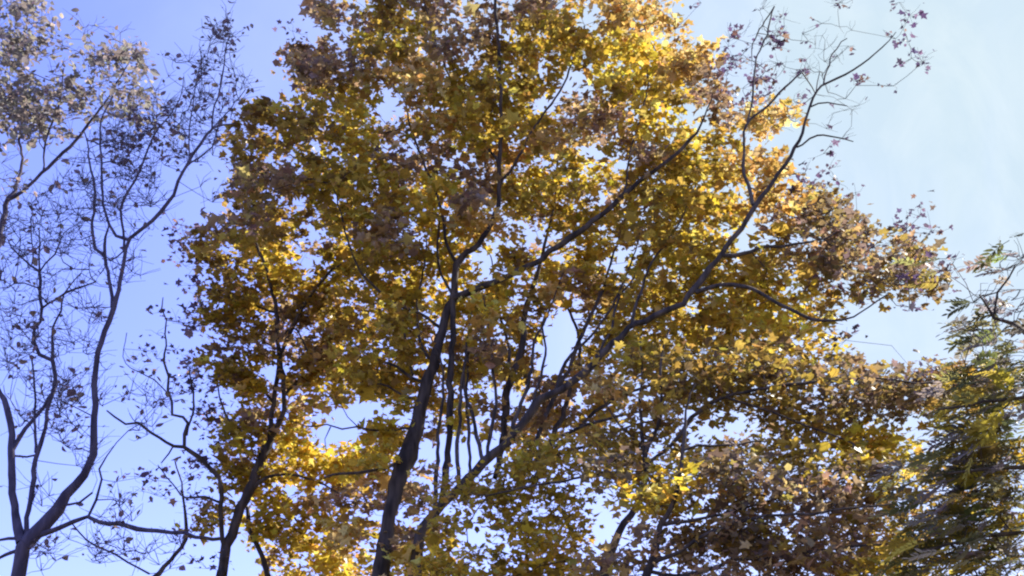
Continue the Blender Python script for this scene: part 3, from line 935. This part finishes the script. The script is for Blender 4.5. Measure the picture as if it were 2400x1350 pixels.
# fuller sprays low in the middle of the crown
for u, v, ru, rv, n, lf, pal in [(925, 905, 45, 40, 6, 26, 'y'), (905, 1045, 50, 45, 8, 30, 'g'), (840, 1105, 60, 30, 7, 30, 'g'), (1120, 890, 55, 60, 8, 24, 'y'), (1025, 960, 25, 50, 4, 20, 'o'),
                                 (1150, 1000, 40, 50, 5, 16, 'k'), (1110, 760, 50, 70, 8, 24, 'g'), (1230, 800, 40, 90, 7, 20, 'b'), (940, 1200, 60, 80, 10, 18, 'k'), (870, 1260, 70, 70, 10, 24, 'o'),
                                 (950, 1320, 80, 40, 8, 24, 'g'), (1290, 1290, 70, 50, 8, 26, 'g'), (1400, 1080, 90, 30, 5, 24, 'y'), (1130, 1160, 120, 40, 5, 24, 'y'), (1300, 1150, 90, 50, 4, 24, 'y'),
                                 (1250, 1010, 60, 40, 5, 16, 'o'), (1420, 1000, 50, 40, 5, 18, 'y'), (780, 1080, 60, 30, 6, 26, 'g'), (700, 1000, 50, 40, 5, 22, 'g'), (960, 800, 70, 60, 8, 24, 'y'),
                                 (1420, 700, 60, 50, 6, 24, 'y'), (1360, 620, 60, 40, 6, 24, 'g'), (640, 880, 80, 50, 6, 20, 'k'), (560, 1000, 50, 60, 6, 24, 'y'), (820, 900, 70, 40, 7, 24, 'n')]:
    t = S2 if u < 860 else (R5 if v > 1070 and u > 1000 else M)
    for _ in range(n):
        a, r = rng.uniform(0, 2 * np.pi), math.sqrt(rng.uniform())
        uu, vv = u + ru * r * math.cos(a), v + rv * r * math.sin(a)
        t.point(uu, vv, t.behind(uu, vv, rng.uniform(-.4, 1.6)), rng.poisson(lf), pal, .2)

for u, v, ru, rv, n, lf, pal in [(2200, 890, 110, 45, 12, 26, 'r'), (2080, 930, 120, 50, 12, 26, 'r'), (1800, 900, 160, 45, 12, 26, 'b'), (1700, 860, 120, 40, 8, 26, 'b'),
                                 (2260, 960, 60, 40, 6, 24, 'b'), (2050, 1060, 60, 50, 6, 24, 'g'), (1900, 1090, 90, 50, 8, 22, 'b'), (1950, 1180, 80, 60, 6, 20, 'r'), (2080, 1290, 80, 60, 10, 24, 'n'), (2120, 1130, 90, 60, 9, 24, 'n'), (2150, 1230, 70, 60, 8, 24, 'b'), (1980, 1260, 80, 60, 7, 22, 'k'), (2180, 1060, 50, 50, 5, 24, 'y')]:
    R5.clump(u, v, ru, rv, n, lf, pal, 1.2, .22)

for u, v, ru, rv, n, lf, pal in [(1970, 540, 70, 45, 9, 22, 'r'), (1990, 620, 70, 50, 10, 22, 'k'), (2110, 620, 60, 60, 10, 18, 'r'), (2120, 690, 60, 35, 7, 16, 'p'), (2030, 690, 50, 40, 6, 20, 'b')]:
    M.clump(u, v, ru, rv, n, lf, pal, 1.6, .22)
for u, v, ru, rv, n, lf, pal in [(1980, 880, 120, 45, 12, 26, 'r'), (2150, 900, 110, 40, 12, 26, 'r'), (2270, 900, 70, 40, 8, 24, 'b'), (1850, 880, 120, 45, 10, 26, 'b')]:
    R5.clump(u, v, ru, rv, n, lf, pal, 1.4, .22)

# loose tufts against the sky
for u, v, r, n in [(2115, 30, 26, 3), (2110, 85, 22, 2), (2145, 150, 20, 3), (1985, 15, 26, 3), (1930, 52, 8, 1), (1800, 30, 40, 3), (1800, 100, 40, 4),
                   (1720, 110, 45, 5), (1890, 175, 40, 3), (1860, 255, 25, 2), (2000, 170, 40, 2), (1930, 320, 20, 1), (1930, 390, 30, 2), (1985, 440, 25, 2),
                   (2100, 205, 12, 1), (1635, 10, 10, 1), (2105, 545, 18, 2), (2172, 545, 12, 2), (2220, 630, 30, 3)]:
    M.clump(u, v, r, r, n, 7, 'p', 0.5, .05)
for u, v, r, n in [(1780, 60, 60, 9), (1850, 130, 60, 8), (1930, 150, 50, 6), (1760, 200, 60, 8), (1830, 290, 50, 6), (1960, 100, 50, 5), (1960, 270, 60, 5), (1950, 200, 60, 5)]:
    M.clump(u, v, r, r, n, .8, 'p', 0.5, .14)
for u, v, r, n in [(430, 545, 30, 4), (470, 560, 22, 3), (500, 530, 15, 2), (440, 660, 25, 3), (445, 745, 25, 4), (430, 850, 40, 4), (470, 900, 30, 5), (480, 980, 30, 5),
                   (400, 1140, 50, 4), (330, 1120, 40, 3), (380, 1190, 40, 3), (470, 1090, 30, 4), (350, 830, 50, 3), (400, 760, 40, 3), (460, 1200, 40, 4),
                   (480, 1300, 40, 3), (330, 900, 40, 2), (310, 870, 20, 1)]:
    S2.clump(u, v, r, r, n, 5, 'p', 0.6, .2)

# bare tree: fine twigs with a few shrivelled leaves
for u, v, ru, rv, n, lf in [(90, 900, 90, 120, 46, 1), (60, 700, 80, 110, 40, 2), (70, 540, 80, 70, 44, 2), (170, 620, 70, 90, 36, 1), (190, 760, 50, 70, 22, 1),
                            (300, 480, 90, 90, 44, 1), (230, 420, 80, 110, 44, 1), (350, 330, 90, 100, 52, 2), (430, 230, 70, 110, 40, 2), (500, 200, 55, 120, 30, 3),
                            (510, 90, 40, 60, 12, 5), (450, 330, 70, 60, 22, 1), (150, 970, 60, 70, 26, 1), (200, 900, 60, 80, 18, 1), (300, 640, 50, 50, 12, 1),
                            (200, 1060, 50, 40, 10, 1), (270, 1180, 60, 60, 12, 2), (150, 1300, 90, 50, 14, 3), (280, 1300, 80, 40, 16, 2), (390, 1300, 60, 40, 10, 2),
                            (340, 960, 60, 70, 16, 1), (100, 1180, 40, 50, 8, 1), (30, 800, 40, 80, 20, 1), (480, 470, 40, 40, 4, 1), (570, 210, 30, 40, 5, 2),
                            (300, 320, 70, 60, 30, 2), (160, 480, 60, 70, 30, 1), (-60, 600, 60, 250, 30, 1)]:
    B1.clump(u, v, ru, rv, int(n * .92), (lf * .85 if rng.uniform() < .85 else 3), 'm', 1.2, .07)
for u, v, ru, rv, n, lf in [(50, 60, 80, 70, 60, 16), (60, 180, 85, 70, 66, 16), (120, 260, 130, 60, 90, 16), (60, 290, 70, 50, 46, 16), (290, 180, 55, 100, 60, 15),
                            (200, 190, 80, 80, 46, 9), (330, 240, 40, 50, 22, 12), (150, 80, 80, 60, 22, 6), (240, 110, 90, 40, 18, 5), (390, 330, 20, 30, 7, 8),
                            (20, 400, 50, 70, 24, 6), (-80, 200, 90, 260, 120, 14), (10, -70, 120, 60, 50, 12)]:
    O4.clump(u, v, ru, rv, int(n * .55), lf * .75, 's', 1.4, .14)


def fronds(T, n_single=110):
    """feathery compound leaves: a drooping stalk with leaflets in pairs, each near frond a part of its own"""
    b = T.b
    out = []
    for u, v, ru, rv, n in [(2700, 700, 150, 150, 90), (2850, 1000, 150, 180, 110), (2620, 480, 120, 110, 60), (2780, 1300, 150, 120, 80), (2360, 1020, 50, 60, 30), (2380, 930, 40, 50, 20), (2300, 930, 50, 40, 16), (2350, 1200, 60, 60, 30), (2250, 1180, 50, 50, 16), (2330, 1100, 60, 50, 24), (2340, 860, 50, 40, 14), (2370, 620, 40, 30, 9), (2390, 560, 30, 25, 2), (2310, 715, 30, 25, 5), (2370, 700, 40, 40, 10), (2270, 765, 30, 20, 5), (2330, 790, 60, 40, 18),
                            (2380, 850, 60, 60, 26), (2290, 850, 40, 40, 10), (2350, 930, 60, 50, 20), (2300, 1010, 80, 50, 30), (2370, 1080, 60, 60, 30), (2260, 1100, 60, 60, 20),
                            (2320, 1190, 90, 60, 40), (2230, 1270, 80, 60, 40), (2360, 1290, 80, 70, 46), (2160, 1310, 60, 50, 20), (2480, 900, 60, 200, 60), (2560, 1150, 90, 200, 70)]:
        for _ in range(n):
            r, a = math.sqrt(rng.uniform()), rng.uniform(0, 2 * np.pi)
            P = at(u + ru * r * math.cos(a), v + rv * r * math.sin(a), T.Y + rng.normal(0, .5))
            out.append((P, rng.uniform(.17, .34)))
    pal = ['f'] * len(out)
    for x, y, z, code in G7_ROW:
        for _ in range(3):
            out.append((np.array([x, y, z]) + rng.normal(0, .12, 3), rng.uniform(.17, .34)))
            pal.append(code if rng.uniform() < .4 else 'f')
    allV, allT, allC, off = [], [], [], 0
    single = set(np.argsort([-L / np.linalg.norm(P - CAM) + (10 if proj(P)[0] > 2400 else 0) for P, L in out])[:n_single])
    for idx, (P, L) in enumerate(out):
        h = np.array([-1.0, 0.0, 0.0]) + rng.normal(0, .65, 3)
        h[2] = rng.normal(.05, .28)
        h /= np.linalg.norm(h)
        side = np.cross(h, [0, 0, 1.0]) + rng.normal(0, .35, 3)
        side -= h * (side @ h)
        side /= np.linalg.norm(side)
        up = np.cross(side, h)
        m = 7
        V, Tr = [], []
        tt = np.linspace(0, 1, 6)
        mid = h * tt[:, None] * L + np.array([0, 0, -1.0]) * (tt[:, None] ** 2) * L * .30
        A, Q = tube(mid, np.linspace(.004, .0015, 6), 3)
        V.append(A)
        Tr += [np.vstack([Q[:, [0, 1, 2]], Q[:, [0, 2, 3]]])]
        o = len(A)
        for k in range(m):
            t = .22 + .78 * k / (m - 1)
            c = h * t * L + np.array([0, 0, -1.0]) * t * t * L * .30
            for sg in ((-1, 1) if k < m - 1 else (0,)):
                d = h * .75 + side * sg * .9 + np.array([0, 0, -.25]) + rng.normal(0, .12, 3)
                d /= np.linalg.norm(d)
                w = np.cross(d, up)
                w /= np.linalg.norm(w)
                l = L * .36 * rng.uniform(.8, 1.15) * (1 - .35 * abs(t - .6))
                q = np.array([c, c + d * l * .35 + w * l * .17, c + d * l * .7 + w * l * .13, c + d * l, c + d * l * .7 - w * l * .13, c + d * l * .35 - w * l * .17])
                q[[1, 2, 4, 5]] += up * l * .05
                V.append(q)
                Tr.append(np.array([[0, 1, 5], [1, 2, 4], [1, 4, 5], [2, 3, 4]]) + o)
                o += 6
        V, Tr = np.vstack(V), np.vstack(Tr)
        col = np.repeat(pal_colors(pal[idx] if pal[idx] in 'gyeo' and proj(P)[1] > 900 else rng.choice(['e', 's', 'n', 'y'], p=([.55, .38, .07, .00] if proj(P)[1] < 900 else [.52, .20, .20, .08])), 1), len(V), 0)
        if idx in single:
            f = link("compound_leaf", mesh_np("compound_leaf", V, Tr, T.leafm, col), min(T.wood, key=lambda w: ((w[1] - P) ** 2).sum(1).min())[0], P - b)
        else:
            allV.append(V + P - b)
            allT.append(Tr + off)
            allC.append(col)
            off += len(V)
    link("compound_leaves", mesh_np("compound_leaves", np.vstack(allV), np.vstack(allT), T.leafm, np.vstack(allC)), T.root, stuff=True)
    return [P for P, L in out]


M.build(280, 4)
S2.build(240, 4)
B1.build(200, 5, (.14, .46), .9, flat=.8)
O4.build(150, 4, (.2, .4), .5)
R5.build(240, 4)
U6.build(260, 4)
G7.pts = [p for p in G7.pts if rng.uniform() < .85]
for u, v in [(2300, 700), (2380, 620), (2370, 700), (2270, 770), (2330, 790), (2380, 850), (2290, 850), (2350, 930), (2480, 800), (2520, 1000), (2540, 1200), (2250, 1280), (2640, 520), (2600, 640), (2740, 760), (2800, 700), (2850, 1030), (2760, 1120), (2780, 1300), (2700, 620)]:
    G7.clump(u, v, 40, 35, 7, 0, 'e', 0.6)
G7_ROW = [(p[0], p[1], p[2], p[4]) for p in G7.pts if p[3] > 0]
G7.pts = [(*p[:3], 0, *p[4:]) for p in G7.pts]
G7.build(200, 3, (.12, .3), .1)
fronds(G7)
print("triangles", sum(len(o.data.loop_triangles) or sum(len(p.vertices) - 2 for p in o.data.polygons) for o in COL.objects if o.type == 'MESH' and o.name.split('.')[0] in ('foliage', 'twigs')))
